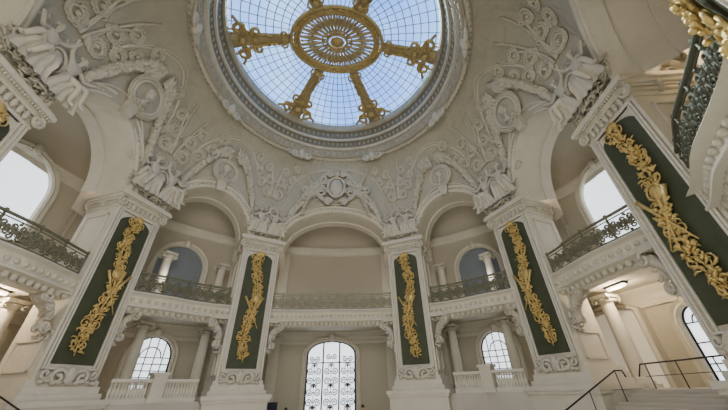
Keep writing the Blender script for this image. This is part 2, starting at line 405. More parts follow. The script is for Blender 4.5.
# ------------------------------------------------------------------ piers
def gilded(seed,k=1):
    r=random.Random(seed); mb=MB()
    cx=lambda z: .18*math.sin((z-3.4)*1.35+seed)
    N=40; mb.tube([(cx(z),-.11*k,z) for z in [3.5+6.05*i/N for i in range(N+1)]],[.025+.025*math.sin(PI*i/N) for i in range(N+1)],5)
    for i in range(180):
        z=3.6+5.95*i/179; s=1 if i%2 else -1; a=PI/2-s*r.uniform(.4,1.6); L=r.uniform(.14,.32)
        y=(-.1-r.random()*.1)*k; leaf(mb,lambda x,z:Vector((x,y,z)),cx(z)+s*r.uniform(0,.14),z,a,L,r.uniform(.032,.055),s*r.uniform(-.5,.6))
    for zc,w in ((9.25,.24),(8.4,.17),(7.7,.24),(6.2,.3),(5.2,.22),(4.3,.16)):
        for q in range(16): mb.ell((cx(zc)+r.uniform(-w,w),(-.16-r.random()*.08)*k,zc+r.uniform(-.24,.24)),.06,.055,.06,seg=6,rings=4)
    mb.ell((cx(6.9),-.16,6.9),.24,.08,.22); mb.tube([(cx(6.9)+.27*math.cos(a),-.2,6.9+.25*math.sin(a)) for a in [2*PI*q/16 for q in range(16)]],.035,4,closed=True)
    for a in (-.5,.5,.2): mb.tube([(cx(6)+math.sin(a)*t,-.18,6+math.cos(a)*t) for t in (-.9,-.3,.5,1.1)],[.02,.035,.05,.08],5)
    for s in (-1,1):
        for zc,rr in ((9.5,.24),(8.8,.16),(8.2,.2),(7.3,.17),(5.7,.2),(4.7,.22),(3.9,.16)): mb.tube([(cx(zc)+s*x,-.14,z) for x,z in spiral(rr,zc,rr,1.3,PI,s)],.03,4)
    mb.tube([(.02*math.sin(q*2.),-.12,9.5+.1*q) for q in range(5)],.03,4)
    for q in range(10): leaf(mb,lambda x,z:Vector((x,-.15,z)),0,9.65,PI*q/9,.3,.045,.3)
    return mb
LBL=['beside the right hand stairs','just right of the iron gate','just left of the iron gate','left of centre beside the big left arch','cropped by the left edge','','cropped by the top right corner','largest at the right']
pl=MB()
for (w,d0,z0,z1) in ((1.65,-.5,ZF,.3),(1.55,-.4,.3,1.7),(1.62,-.48,1.7,1.82),(1.68,-.54,1.82,2.0),(1.42,-.28,2.0,2.2),(1.32,-.18,2.2,2.45),(1.25,-.1,2.45,2.65)): pl.box(-w,w,d0,2.4,z0,z1)
sh=MB(); sh.box(-PW,PW,0,2.05,2.6,10.0)
fr=MB()
for (w,o,t) in ((.84,-.07,.07),(.97,-.11,.07)):
    for s in (-1,1): fr.box(s*w-t/2,s*w+t/2,o,0,3.0,9.95)
    fr.box(-w,w,o,0,3.0,3.07); fr.box(-w,w,o,0,9.9,9.97)
for s in (-1,1): fr.box(s*1.1-.05,s*1.1+.05,-.09,0,2.65,10.0)
sms=[]
for s in (-1,1):
    for za,zb in ((6.9,9.6),(2.9,4.0)):
        m=MB(); x0,x1=sorted((s*PW,s*(PW+.07)))
        for (ya,yb,zc,zd) in ((.3,.38,za,zb),(1.67,1.75,za,zb),(.3,1.75,za,za+.08),(.3,1.75,zb-.08,zb)): m.box(x0,x1,ya,yb,zc,zd)
        sms.append(m)
gp=MB(); 
arc=[(.78*math.cos(a),9.35+.45*math.sin(a)) for a in [PI*q/12 for q in range(13)]]
out=[(-.78,3.2),(.78,3.2)]+arc; k=len(out)
gp.add([(x,-.05,z) for x,z in out]+[(x,0,z) for x,z in out],[tuple(range(k))]+[(q,(q+1)%k,k+(q+1)%k,k+q) for q in range(k)])
cp=MB()
for (w,d0,z0,z1) in ((1.2,-.08,9.95,10.05),(1.16,-.04,10.05,10.4),(1.24,-.14,10.4,10.5),(1.34,-.24,10.5,10.62),(1.45,-.36,10.62,10.8),(1.38,-.3,10.8,10.9)): cp.box(-w,w,d0,2.15,z0,z1)
vos=[]
for s in (-1,1):
    vo=MB()
    for y in (-.2,.9,2.0): vo.tube([(s*x,y,z) for x,z in spiral(1.12,10.28,.26,1.6,PI/2,-1)],.07,5)
    vo.tube([(s*1.15,-.25+.1*q,10.28) for q in range(24)],.1,6); vos.append(vo)
lf=MB()
for q in range(7): lf.ell((-.75+.25*q,-.12,10.22),.1,.09,.2,seg=6,rings=4)
dn=MB()
for q in range(24): dn.ell((-1.3+.113*q,-.3,10.56),.045,.05,.06,seg=6,rings=4)
cons=[]
for s in (-1,1):
    m=MB(); rr=random.Random(5)
    for y0 in (.15,.5):
        m.tube([(s*(PW+.15+x),y0+.1,5.85-z) for x,z in ((.7,.1),(.72,.3),(.5,.5),(.25,.7),(.1,1.0),(.08,1.35),(.2,1.6))],[.12,.18,.2,.18,.15,.12,.05],6)
        m.tube([(s*(PW+.15+x),y0-.1,z) for x,z in spiral(.55,5.42,.24,1.5,PI/2,-1)],.07,5)
        m.tube([(s*(PW+.15+x),y0-.1,z) for x,z in spiral(.18,4.4,.18,1.5,-PI/2,1)],.06,5)
    for q in range(40):
        t=rr.random(); yy=rr.uniform(-.08,.55); leaf(m,lambda x,z:Vector((x,yy,z)),s*(PW+.12+.5*(1-t)**1.5),5.6-1.5*t,rr.uniform(-2.6,-.5),.24,.06,s*.4)
    m.box(s*PW,s*(PW+.8),.05,.8,5.65,5.9); cons.append(m)
bc=MB()
for s in (-1,1):
    bc.tube([(s*x,-.2,z) for x,z in spiral(.42,2.75,.3,1.4,PI,-1)],.08,5); bc.tube([(s*x,-.2,z) for x,z in spiral(.85,2.85,.18,1.2,PI,1)],.06,5)
bc.ell((0,-.2,2.8),.22,.14,.32)
for q in range(10): bc.ell((-.9+.2*q,-.2,2.6+.05*math.sin(q*2)),.13,.09,.08,seg=6,rings=4)
protos={}
for i,(x,y,b) in enumerate(PIERS):
    if i==5: continue
    e=empty('pier',(x,y,0),-R(b),'cream stone pier, green panel, gilded relief, '+LBL[i],'pier','stone piers around the rotunda')
    for nm,m,mt in [('plinth',pl,STONE),('shaft',sh,STONE),('panel_moulding',fr,STONE)]+[('side_moulding',q,STONE) for q in sms]+[('green_panel',gp,GREEN),('capital',cp,STONE),('console_bracket',cons[0],STUCCO),('console_bracket',cons[1],STUCCO),('base_cartouche',bc,STUCCO)]:
        if i==6 and nm=='console_bracket': continue
        key=id(m)
        if key in protos: o=protos[key].copy(); C.objects.link(o); o.parent=e
        else: o=m.build(nm,mt,e); protos[key]=o
        if nm=='plinth': o.scale=(.8,1,1) if i in (4,7) else (1,1,1)
        if nm=='capital':
            for n2,m2 in (('volute',vos[0]),('volute',vos[1]),('leaf_band',lf),('bead_row',dn)):
                if id(m2) in protos: o2=protos[id(m2)].copy(); C.objects.link(o2); o2.parent=o
                else: o2=m2.build(n2,STUCCO,o); protos[id(m2)]=o2
    gilded(i+1,1.4 if i==6 else 1).build('gilded_relief',GOLD,e)
# ------------------------------------------------------------------ figures via skin modifier
def skin_mesh(name,verts,edg,rad,m,parent,root=0,sub=1):
    me=bpy.data.meshes.new(name); me.from_pydata(verts,edg,[]); me.materials.append(m)
    o=bpy.data.objects.new(name,me); C.objects.link(o); o.parent=parent
    md=o.modifiers.new('Skin','SKIN'); md.use_smooth_shade=True
    sv=me.skin_vertices[0].data
    for i,r in enumerate(rad): sv[i].radius=(r,r) if not isinstance(r,tuple) else r
    sv[root].use_root=True
    if sub: s=o.modifiers.new('Sub','SUBSURF'); s.levels=sub; s.render_levels=sub
    return o
def statue(parent,s):
    V=[(0,-.3,0),(s*.02,-.32,.18),(s*.05,-.33,.4),(s*.08,-.34,.52),(s*.1,-.37,.6),(s*.11,-.4,.7),(s*.12,-.4,.78),
       (s*.24,-.34,.44),(s*.42,-.42,.26),(s*.6,-.5,.4),(s*.68,-.52,.46),(s*-.1,-.34,.44),(s*-.3,-.4,.56),(s*-.4,-.46,.82),(s*-.42,-.48,.92),
       (s*.14,-.36,-.05),(s*.46,-.6,.04),(s*.6,-.5,-.38),(s*.74,-.6,-.44),(s*-.08,-.38,-.08),(s*.2,-.66,-.12),(s*.3,-.52,-.55),(s*.4,-.64,-.62)]
    E=[(0,1),(1,2),(2,3),(3,4),(4,5),(5,6),(2,7),(7,8),(8,9),(9,10),(2,11),(11,12),(12,13),(13,14),(0,15),(15,16),(16,17),(17,18),(0,19),(19,20),(20,21),(21,22)]
    Rd=[.15,.11,.14,.055,.055,.095,.075,.065,.055,.045,.04,.065,.055,.045,.04,.12,.09,.055,.045,.12,.09,.055,.045]
    f=skin_mesh('figure',V,E,Rd,STUCCO,parent)
    m=MB()
    m.grid([[Vector((s*(-.2+.6*u/16+.1*v*(u/16-.4)),-.44-.14*math.sin(PI*min(1,v/3.2))-.035*math.sin(u*1.9+v*.6),.04-.14*v)) for u in range(17)] for v in range(6)])
    m.build('drapery',STUCCO,f)
    m=MB(); 
    for q in range(7): m.ell((s*.11+.085*math.cos(q),-.36+.03*math.sin(q*2),.77+.05*math.sin(q*1.7)),.05,.05,.045,seg=6,rings=4)
    m.build('hair',STUCCO,f)
    f.scale=(1.15,1.1,1.25)
    return f
sp=None
def copy_tree(o,parent=None):
    c=o.copy(); C.objects.link(c)
    if parent: c.parent=parent
    for ch in list(o.children): copy_tree(ch,c)
    return c
SL=['right of the centre right arch','just right of the iron gate','just left of the iron gate','left of the centre left arch','at the top left corner','','','on the big right pier']
for i in (3,2,1,0,4,7):
    x,y,b=PIERS[i]
    if sp is None:
        e=empty('sculpture_group',(0,0,0),0,'x','sculpture','seated figure groups above the piers')
        for s in (-1,1): 
            f=statue(e,s); f.location=(s*.42,-.02,.05)
        m=MB(); m.ell((0,-.25,.15),.26,.16,.42); m.tube([(.3*math.cos(a),-.34,.15+.45*math.sin(a)) for a in [2*PI*q/20 for q in range(20)]],.05,5,closed=True); m.ell((0,-.42,.15),.1,.08,.16); m.build('shield',STUCCO,e)
        m=MB(); rr=random.Random(3)
        for q in range(150):
            yy=-.1-rr.random()*.25; xx=rr.uniform(-1.15,1.15); leaf(m,lambda x,z:Vector((x,yy,z)),xx,rr.uniform(-1.0,-.6)+.35*abs(xx),rr.uniform(0,PI),.26,.045,rr.uniform(-.5,.5))
        m.build('foliage',STUCCO,e)
        for s in (-1,1):
            m=MB()
            m.tube([(s*x,-.12,z) for x,z in spiral(.3,1.3,.28,1.5,PI,1)],.07,5); m.tube([(s*x,-.12,z) for x,z in spiral(.9,1.05,.26,1.5,PI,-1)],.06,5); m.tube([(s*x,-.12,z) for x,z in spiral(1.35,.5,.24,1.5,PI,-1)],.055,5)
            for q in range(30): leaf(m,lambda x,z:Vector((x,-.1,z)),s*(.05+.045*q),1.45-.035*q,PI/2-s*q*.06,.3,.05,s*.4)
            m.build('scroll_crest',STUCCO,e)
        sp=e
    else: e=copy_tree(sp)
    sc=1.25 if i in (0,3,4,7) else 1.05
    e.location=(x,y,ZS+1.1*sc-.05); e.rotation_euler=(0,0,-R(b)); e.scale=(sc,sc,sc); e['label']='carved pair of seated figures around a shield, '+SL[i]
def leafy(mb,mp,cx,cz,r,t,a0,dr,w,sd):
    pts=spiral(cx,cz,r,t,a0,dr,18); mb.tube([mp(sd*a,c) for a,c in pts],[w*(1.1-.6*q/17) for q in range(18)],5)
    f=lambda x,z: mp(sd*x,z)
    for q in range(0,15):
        a,c=pts[q]; a2,c2=pts[q+1]; ang=math.atan2(c2-c,a2-a); leaf(mb,f,a,c,ang-dr*.75,.34,.07,dr*.3)
    mb.ell(mp(sd*cx,cz),.12,.12,.09,seg=6,rings=4)
SC={0:'right of the centre right statue pair',1:'above the statues right of the iron gate',2:'above the statues left of the iron gate',3:'above the left statue pair',4:'above the statues in the top left corner',7:'above the big right pier statues'}
for i in (0,1,2,3,4,7):
    x,y,b=PIERS[i]; th0=math.atan2(y,x)
    e=empty('scroll_panel',vault(th0,15.3),0,'carved acanthus scrollwork on the vault, '+SC[i],'ornament','acanthus scrollwork on the vault')
    org=vault(th0,15.3); kx=.8 if i in (1,2) else 1
    def mp(s_,z,o=.07): return vault(th0+s_*kx/9.0,min(z,18.1),o)-org
    for sd in (-1,1):
        mb=MB()
        for a_ in ((.55,14.6,.4,1.3,PI,1,.08),(1.2,15.2,.36,1.2,PI,-1,.07),(.5,15.7,.36,1.2,PI,1,.07),(.85,16.55,.3,1.1,PI,-1,.065),(1.65,16.1,.28,1.1,PI,1,.06),(1.95,17.0,.28,1.1,PI,-1,.055)):
            leafy(mb,mp,*a_,sd)
        mb.tube([mp(sd*(.08+.03*q*q/4),14.2+.27*q) for q in range(10)],.07,5)
        for q in range(24):
            z=14.2+.14*q; leaf(mb,lambda x,z:mp(sd*x,z),.1+.02*(q/5)**2,z,PI/2-.8,.32,.065,.3)
        mb.build('acanthus_scroll',STUCCO,e)
for n,(dg,z,lab) in enumerate(((180,15.3,'above the big left arch'),(0,15.3,'above the big right arch'),(143.5,14.9,'above the arch left of centre'),(36.5,14.9,'above the arch right of centre'))):
    th=R(dg); p=vault(th,z,.16); q=vault(th,z+.1,.16); 
    tilt=math.atan2(math.hypot(p.x,p.y)-math.hypot(q.x,q.y),.1)
    e=empty('roundel',p,th-PI/2,'round carved stone medallion with a profile head '+lab,'roundel','round medallions over the arches'); e.rotation_euler=(tilt,0,th-PI/2)
    e.scale=(.88,.88,.88) if n>1 else (1.1,1.1,1.1)
    mb=MB()
    for r,w in ((.78,.09),(.92,.07)): mb.tube([(r*math.cos(a),-.06,r*math.sin(a)) for a in [2*PI*q/40 for q in range(40)]],w,5,closed=True)
    for q in range(48): leaf(mb,lambda x,z:Vector((x,-.04,z)),.96*math.cos(q*PI/24),.96*math.sin(q*PI/24),q*PI/24+.9,.2,.05)
    mb.build('rim',STUCCO,e)
    mb=MB(); mb.ell((0,0,0),.76,.05,.76,seg=24,rings=8); mb.build('disc',VAULT,e)
    mb=MB(); mb.ell((0,-.1,.15),.26,.12,.34); mb.ell((.25,-.1,.12),.08,.06,.06); mb.ell((-.06,-.12,.28),.28,.1,.22); mb.tube([(0,-.08,0),(-.05,-.09,-.3),(-.1,-.08,-.5)],[.14,.13,.24],6); mb.build('profile_head',STUCCO,e)
def garland(i,a0,a1,dzf,label,seed,n=170):
    if i in (3,7): n=250
    rr=random.Random(seed); org=chordpt(i,(a0+a1)/2,dzf(.5),.1); e=empty('garland',org,0,label,'garland','carved fruit garlands over the arches'); mb=MB()
    mb.tube([chordpt(i,a0+(a1-a0)*q/20,dzf(q/20),.08)-org for q in range(21)],.08,6); mb.build('stem',STUCCO,e)
    mb=MB()
    for q in range(n):
        t=(q+rr.random())/n; al=a0+(a1-a0)*t; w=.12+.2*math.sin(PI*t)
        if q%2:
            p=chordpt(i,al,dzf(t)+rr.uniform(-w,w)*1.3,.1+rr.random()*.22)-org; s=rr.uniform(.09,.18); mb.ell(p,s,s,s*.9,seg=6,rings=4)
        else:
            o_=rr.uniform(.08,.25); sg=rr.choice((-1,1)); k=rr.uniform(.35,.7); mb.tube([chordpt(i,al,dzf(t),o_)-org,chordpt(i,al+.02*sg,dzf(t)+sg*.5*k,o_+.08)-org,chordpt(i,al+.05*sg,dzf(t)+sg*k,o_-.05)-org],[.06,.12,.02],4)
    mb.build('fruit_and_leaves',STUCCO,e)
for i,nm,ra,rb_ in ((0,'over the arch right of centre','right','left'),(2,'over the arch left of centre','right','left'),(3,'over the big left arch','right','left'),(7,'over the big right arch','right','left')):
    D_=lambda t:1.4+1.4*t**.7-.25*math.sin(2*PI*t)
    garland(i,R(16),R(84),D_,'heavy carved fruit garland %s, %s half'%(nm,ra),10+i)
    garland(i,R(164),R(96),D_,'heavy carved fruit garland %s, %s half'%(nm,rb_),20+i)
garland(1,R(24),R(74),lambda t:1.0+1.4*t,'carved garland right of the crowning cartouche over the central arch',31)
garland(1,R(156),R(106),lambda t:1.0+1.4*t,'carved garland left of the crowning cartouche over the central arch',32)
p=vault(PI/2,15.4,.1); e=empty('cartouche',p,0,'large carved cartouche with scrolls crowning the central arch','cartouche'); e.scale=(1.15,1.1,1.2)
mb=MB(); mb.ell((0,-.2,0),.5,.22,.7); mb.tube([(.56*math.cos(a),-.28,.76*math.sin(a)) for a in [2*PI*q/24 for q in range(24)]],.1,5,closed=True); mb.build('shield',STUCCO,e)
for s in (-1,1):
    mb=MB()
    for (cx,cz,r,t,a0,d) in ((.85,.6,.35,1.5,PI,1),(.95,-.4,.38,1.5,PI,-1),(1.5,.1,.3,1.4,PI,1),(.45,1.15,.28,1.4,PI,1),(.5,-1.1,.28,1.4,PI,-1),(2.05,-.2,.28,1.4,PI,-1)): mb.tube([(s*x,-.22,z) for x,z in spiral(cx,cz,r,t,a0,d,16)],.095,5)
    for q in range(40):
        leaf(mb,lambda x,z:Vector((x,-.2,z)),s*(.4+.045*q),-.9+.003*q*q/1.5,-PI/2+s*q*.03,.3,.075,s*.4); leaf(mb,lambda x,z:Vector((x,-.2,z)),s*(.4+.04*q),1.0-.003*q*q/1.5,PI/2-s*q*.03,.3,.075,-s*.4)
    mb.build('scroll',STUCCO,e)
mb=MB(); mb.ell((0,-.3,1.0),.2,.18,.26); 
for q in range(5): mb.ell((.16*(q-2),-.25,1.3),.06,.06,.2,seg=6,rings=4)
mb.build('crest',STUCCO,e)
# ------------------------------------------------------------------ balcony railings
def ptan(i,sgn):
    x,y,b=PIERS[i]; t=math.atan2(y,x); return t+sgn*(PW+.1)/math.hypot(x,y)
bays=[(7,0,'at the right, above the stairs'),(0,1,'right of the centre bay'),(1,2,'in the centre bay above the iron gate'),(2,3,'left of the centre bay'),(3,4,'at the left side bay'),(6,7,'high at the right edge of the picture')]
for (i,j,lab) in bays:
    t0=ptan(i,1); t1=ptan(j,-1)
    if i==6: t0=R(-54)
    while t1<t0: t1+=2*PI
    IM=IRON_LIT if (i,j)==(1,2) else IRONK if i==6 else IRON
    n=200; ts=[t0+(t1-t0)*k/n for k in range(n+1)]; bp_=[bal(t)[0] for t in ts]
    L=sum((bp_[k+1]-bp_[k]).length for k in range(n))
    def bp(s,z,o=0):
        p,nn=bal(t0+(t1-t0)*max(0,min(1,s/L)),o); return Vector((p.x,p.y,z))
    e=empty('balcony_railing',bp(L/2,6.45),0,'ornate scrolled bronze balcony railing '+lab,'railing','bronze railings of the upper gallery')
    org=bp(L/2,6.45); 
    def bq(s,z,o=0): return bp(s,z,o)-org
    for nm,z,w in (('top_rail',7.42,.06),('bottom_rail',6.52,.045)):
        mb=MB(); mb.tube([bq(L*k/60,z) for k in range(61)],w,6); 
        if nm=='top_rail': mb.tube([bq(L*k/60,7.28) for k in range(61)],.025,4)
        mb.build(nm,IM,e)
    nm_=max(3,round(L/.6)); w=L/nm_
    mb=MB(); rr=random.Random(i)
    for k in range(nm_):
        c=(k+.5)*w
        for s in (-1,1):
            mb.tube([bq(c+s*x,z) for x,z in spiral(.155,7.07,.15,1.4,PI,1,11)],.034,4)
            mb.tube([bq(c+s*x,z) for x,z in spiral(.155,6.72,.14,1.4,PI,-1,11)],.034,4)
            for q in range(6): leaf(mb,bq,c+s*.15,6.9,s*(q-2)*.7+(PI if s<0 else 0),.22,.045,.4)
            mb.ell(bq(c+s*.3,7.2),.07,.04,.06,seg=5,rings=3); mb.ell(bq(c+s*.3,6.6),.07,.04,.06,seg=5,rings=3); mb.ell(bq(c+s*.3,6.9),.06,.04,.09,seg=5,rings=3)
        mb.tube([bq(c+.09*math.cos(a),6.9+.15*math.sin(a)) for a in [2*PI*q/10 for q in range(10)]],.028,4,closed=True)
        mb.ell(bq(c,6.9),.07,.07,.1,seg=6,rings=4)
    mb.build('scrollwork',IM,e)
    po0=None
    for k in range(0,nm_+1,2):
        if po0 is None:
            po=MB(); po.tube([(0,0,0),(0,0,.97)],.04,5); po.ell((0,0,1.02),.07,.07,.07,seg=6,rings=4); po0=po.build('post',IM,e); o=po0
        else: o=po0.copy(); C.objects.link(o)
        o.location=bq(k*w,6.45)
# ------------------------------------------------------------------ lower balustrades
bal_=MB(); bal_.lathe([(.07,0),(.07,.05),(.045,.08),(.08,.2),(.085,.27),(.045,.42),(.035,.5),(.06,.54),(.06,.6)],seg=8)
bp0=None
for (i,j,lab) in ((0,1,'right of the iron gate'),(2,3,'left of the iron gate')):
    t0=ptan(i,1.36); t1=ptan(j,-1.36)
    e=empty('balustrade',(0,0,0),0,'low stone balustrade with turned balusters between two piers '+lab,'balustrade','stone balustrades of the podium')
    path=[bal(t0+(t1-t0)*q/30,.2) for q in range(31)]
    mb=MB(); mb.sweep(path,[(-.15,2.6),(-.18,2.66),(-.15,2.75),(.15,2.75),(.18,2.66),(.15,2.6)],True); mb.build('top_rail',STONE,e)
    mb=MB(); mb.sweep(path,[(-.17,1.8),(-.17,1.95),(-.13,2.0),(.13,2.0),(.17,1.95),(.17,1.8)],True); mb.build('base_rail',STONE,e)
    tm=(t0+t1)/2; p,n=bal(tm,.2); M=Matrix.Translation((p.x,p.y,0))@Matrix.Rotation(math.atan2(n.y,n.x)-PI/2,4,'Z')
    mb=MB(); mb.box(-.3,.3,-.26,.26,1.8,2.9,M); mb.box(-.37,.37,-.33,.33,2.9,3.02,M); mb.box(-.35,.35,-.31,.31,1.8,2.0,M); mb.build('pedestal',STONE,e)
    nb=28
    for k in range(nb):
        t=t0+(t1-t0)*(k+.5)/nb
        if abs(t-tm)<.035: continue
        p,n=bal(t,.2)
        if bp0 is None: bp0=bal_.build('baluster',STONE,e); o=bp0
        else: o=bp0.copy(); C.objects.link(o); o.parent=e
        o.location=(p.x,p.y,2.0)
# ------------------------------------------------------------------ columns in galleries
def column(x,y,z0,z1,r,lab):
    e=empty('column',(x,y,z0),math.atan2(y,x)-PI/2,lab,'column','columns of the galleries'); h=z1-z0
    mb=MB(); mb.box(-r*1.4,r*1.4,-r*1.4,r*1.4,0,.15); mb.lathe([(r*1.35,.15),(r*1.4,.22),(r*1.1,.3),(r*1.2,.36),(r,.42)],seg=20); mb.build('base',STONE,e)
    mb=MB(); mb.lathe([(r,.4),(r*1.0,h*.4),(r*.86,h-.4)],seg=24); mb.build('shaft',STONE,e)
    mb=MB(); mb.lathe([(r*.86,h-.42),(r*.98,h-.38),(r*.9,h-.32),(r*1.2,h-.18)],seg=20); mb.box(-r*1.4,r*1.4,-r*1.4,r*1.4,h-.15,h)
    c=mb.build('capital',STUCCO,e)
    for s in (-1,1):
        mb=MB()
        for yy in (-r,r): mb.tube([(s*x_,yy,z_) for x_,z_ in spiral(r*1.15,h-.27,.14,1.4,PI/2,-1,10)],.04,4)
        mb.tube([(s*r*1.15,-r,h-.27),(s*r*1.15,r,h-.27)],.08,6); mb.build('volute',STUCCO,c)
for sx,sd in ((-1,'left'),(1,'right')):
    for k,(tt,w) in enumerate(((40,'farther from'),(55,'nearer'))):
        p,n=ell_pt(13.7,11.9,R(tt)); column(sx*p.x,p.y,1.8,5.6,.28,'cream stone column of the lower gallery at the %s, %s the gate'%(sd,w))
        column(sx*p.x,p.y,6.45,9.8,.26,'slim column of the upper gallery at the %s, %s the centre'%(sd,w))
    p,n=ell_pt(13.6,11.9,R(14)); column(sx*p.x,p.y,1.8,5.6,.3,'stone column behind the %s staircase landing'%sd)
# ------------------------------------------------------------------ windows / doors
def window(name,th,z0,w,h,glass,label,nx=4,nz=5,barm=BLACK,surround=True,iron=False,bars=True,flat=1.0,bw=.022):
    p,n=ell_pt(AX-.03,AY-.03,th); r=w/2; hr=r*flat; zs=h-hr
    e=empty(name,(p.x,p.y,z0),math.atan2(n.y,n.x)-PI/2,label,'door' if name.startswith('door') else 'window',kind='structure')
    o=[(-r,0)]+[(-r*math.cos(PI*q/16),zs+hr*math.sin(PI*q/16)) for q in range(17)]+[(r,0)]
    k=len(o); mb=MB(); mb.add([(x,-.1,z) for x,z in o],[tuple(range(k))]); mb.build('pane',glass,e)
    def inz(x): return zs+hr*math.sqrt(max(0,1-(x/r)**2))
    if bars:
        mb=MB(); 
        for q in range(1,nx): x=-w/2+w*q/nx; mb.box(x-bw,x+bw,-.16,-.1,0,inz(x))
        for q in range(1,nz+1):
            z=zs*q/nz; mb.box(-w/2,w/2,-.16,-.1,z-bw,z+bw)
        mb.tube([(x*.5,-.14,zs+(z-zs)*.5) for x,z in o[1:-1]],.03,4); mb.tube([(x*.97,-.14,z) for x,z in o],.05,4)
        mb.build('muntins',barm,e)
    if surround:
        mb=MB(); 
        mb.grid([[Vector((x*(1+2*f/w) ,y,(z if z<=zs else zs+(z-zs)*(1+f/hr)))) for f,y in ((0,0),(0,-.3),(.08,-.38),(.2,-.3),(.3,-.4),(.34,-.05),(.34,0))] for x,z in o],False)
        mb.ell((0,-.38,h+.2),.22,.15,.3); mb.build('surround',STONE,e)
    if iron:
        mb=MB()
        for x in (-w/2,-w/6,w/6,w/2): mb.tube([(x,-.25,0),(x,-.25,inz(x))],.05,4)
        mb.tube([(-w/2,-.25,4.15),(w/2,-.25,4.15)],.03,4)
        mb.tube([(x*.97,-.25,z) for x,z in o],.06,4)
        F=lambda x,z:Vector((x,-.28,z))
        for q in range(3):
            x0=-w/2+w*(q+.5)/3
            mb.tube([(x0,-.27,.1),(x0,-.27,4.1)],.018,4)
            for k2 in range(6):
                zc=.55+.62*k2; up=1 if k2%2 else -1
                for s in (-1,1):
                    mb.tube([(x0+s*x,-.27,z) for x,z in spiral(.28,zc,.24,1.6,PI,up,13)],.03,4)
                    for t in range(3): leaf(mb,F,x0+s*.05,zc+up*.3,PI/2+s*(.4+.5*t),.3,.025,s*.5)
                mb.ell((x0,-.28,zc+up*.3),.06,.05,.1,seg=6,rings=4)
            for s in (-1,1): mb.tube([(x0+s*x,-.27,z) for x,z in spiral(.2,4.55-abs(x0)*.12,.2,1.5,PI,1,13)],.03,4)
        mb.build('ironwork',DARKI,e)
    return e
window('door_1',PI/2+.008,ZF,3.5,5.55,PALE,'tall arched entrance gate with bright glass and black wrought iron scrolls',8,6,iron=True,bars=False,flat=.5)
window('window_1',R(134.5),2.3,2.2,2.8,PALE,'bright arched window in the lower gallery left of the entrance',5,5)
window('window_2',R(45.5),2.3,2.2,2.8,PALE,'bright arched window in the lower gallery right of the entrance',5,5)
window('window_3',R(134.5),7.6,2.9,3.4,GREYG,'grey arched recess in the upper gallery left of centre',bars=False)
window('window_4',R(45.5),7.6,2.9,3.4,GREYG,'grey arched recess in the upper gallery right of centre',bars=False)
window('window_5',R(174),8.4,3.2,4.1,PALE,'bright arched window at the far left of the upper gallery',bars=False)
window('window_6',R(6),8.4,3.2,4.1,PALE,'bright arched window at the right of the upper gallery',bars=False)
window('door_2',R(4),1.8,1.3,2.9,PALE,'bright arched doorway at the right behind the stairs',2,3)
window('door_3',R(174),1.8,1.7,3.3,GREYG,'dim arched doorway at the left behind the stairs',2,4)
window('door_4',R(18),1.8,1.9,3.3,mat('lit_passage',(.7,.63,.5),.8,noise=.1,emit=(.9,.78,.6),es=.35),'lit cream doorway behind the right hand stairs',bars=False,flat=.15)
for k,(dg,lab) in enumerate(((74,'right of the entrance gate'),(106,'left of the entrance gate'),(60,'far right of the entrance gate'),(120,'far left of the entrance gate'))):
    p,n=ell_pt(AX-.02,AY-.02,R(dg)); e=empty('pilaster',(p.x,p.y,0),math.atan2(n.y,n.x)-PI/2,'flat stone pilaster on the outer wall, '+lab,'pilaster','pilasters on the outer wall')
    mb=MB(); mb.box(-.35,.35,-.2,0,ZF,5.3); mb.build('shaft',STONE,e); mb=MB(); mb.box(-.45,.45,-.3,0,5.0,5.25); mb.box(-.5,.5,-.36,0,5.25,5.4); mb.build('capital',STONE,e)
    mb=MB(); mb.box(-.35,.35,-.15,0,6.45,12.0); mb.build('upper_shaft',STONE,e)
# ------------------------------------------------------------------ stairs and handrails
for sx,sd in ((1,'right'),(-1,'left')):
    e=empty('staircase',(0,0,0),0,'broad pale stone steps rising at the %s edge'%sd,'staircase')
    for k in range(18):
        mb=MB(); x0=6.9+.272*k; xs=sorted((sx*x0,sx*11.8)); mb.box(xs[0],xs[1],-2.48,1.6,ZF+.1194*k,ZF+.1194*(k+1)); mb.build('step',FLOORM,e)
    e=empty('handrail',(0,0,0),0,'black iron handrail sloping up the %s hand stairs'%sd,'handrail')
    def sz(x): return ZF+(x-6.9)/4.9*2.15
    mb=MB(); mb.tube([(sx*8.0,1.45,sz(8)+.8),(sx*8.1,1.45,sz(8)+.95),(sx*10.9,1.45,2.42),(sx*11.2,1.45,2.42),(sx*11.25,1.45,2.2)],.026,6); mb.build('rail',BLACK,e)
    for x in (8.3,9.6,10.9): 
        mb=MB(); mb.tube([(sx*x,1.45,sz(x)),(sx*x,1.45,sz(x)+.98)],.018,6); mb.build('post',BLACK,e)
    e=empty('handrail',(0,0,0),0,'black iron guard rail with posts along the %s stair landing'%sd,'handrail')
    mb=MB(); mb.tube([(sx*11.7,1.35,2.2),(sx*11.9,1.3,2.6),(sx*12.1,-2.4,2.65)],.026,6); mb.tube([(sx*11.95,1.3,2.2),(sx*12.1,-2.4,2.25)],.012,6); mb.build('rail',BLACK,e)
    for y in (1.2,0,-1.2,-2.3):
        mb=MB(); mb.tube([(sx*12.0,y,1.8),(sx*12.0,y,2.63)],.018,6); mb.build('post',BLACK,e)
    e=empty('ceiling_light',(sx*13.1,1.9,5.85),0,'glowing warm oblong lamp under the %s gallery'%sd,'lamp')
    mb=MB(); mb.box(-.18,.18,-.5,.5,-.08,0); mb.build('housing',BLACK,e)
    mb=MB(); mb.tube([(0,-.45,-.12),(0,.45,-.12)],.09,8); mb.build('tube',LAMP,e)
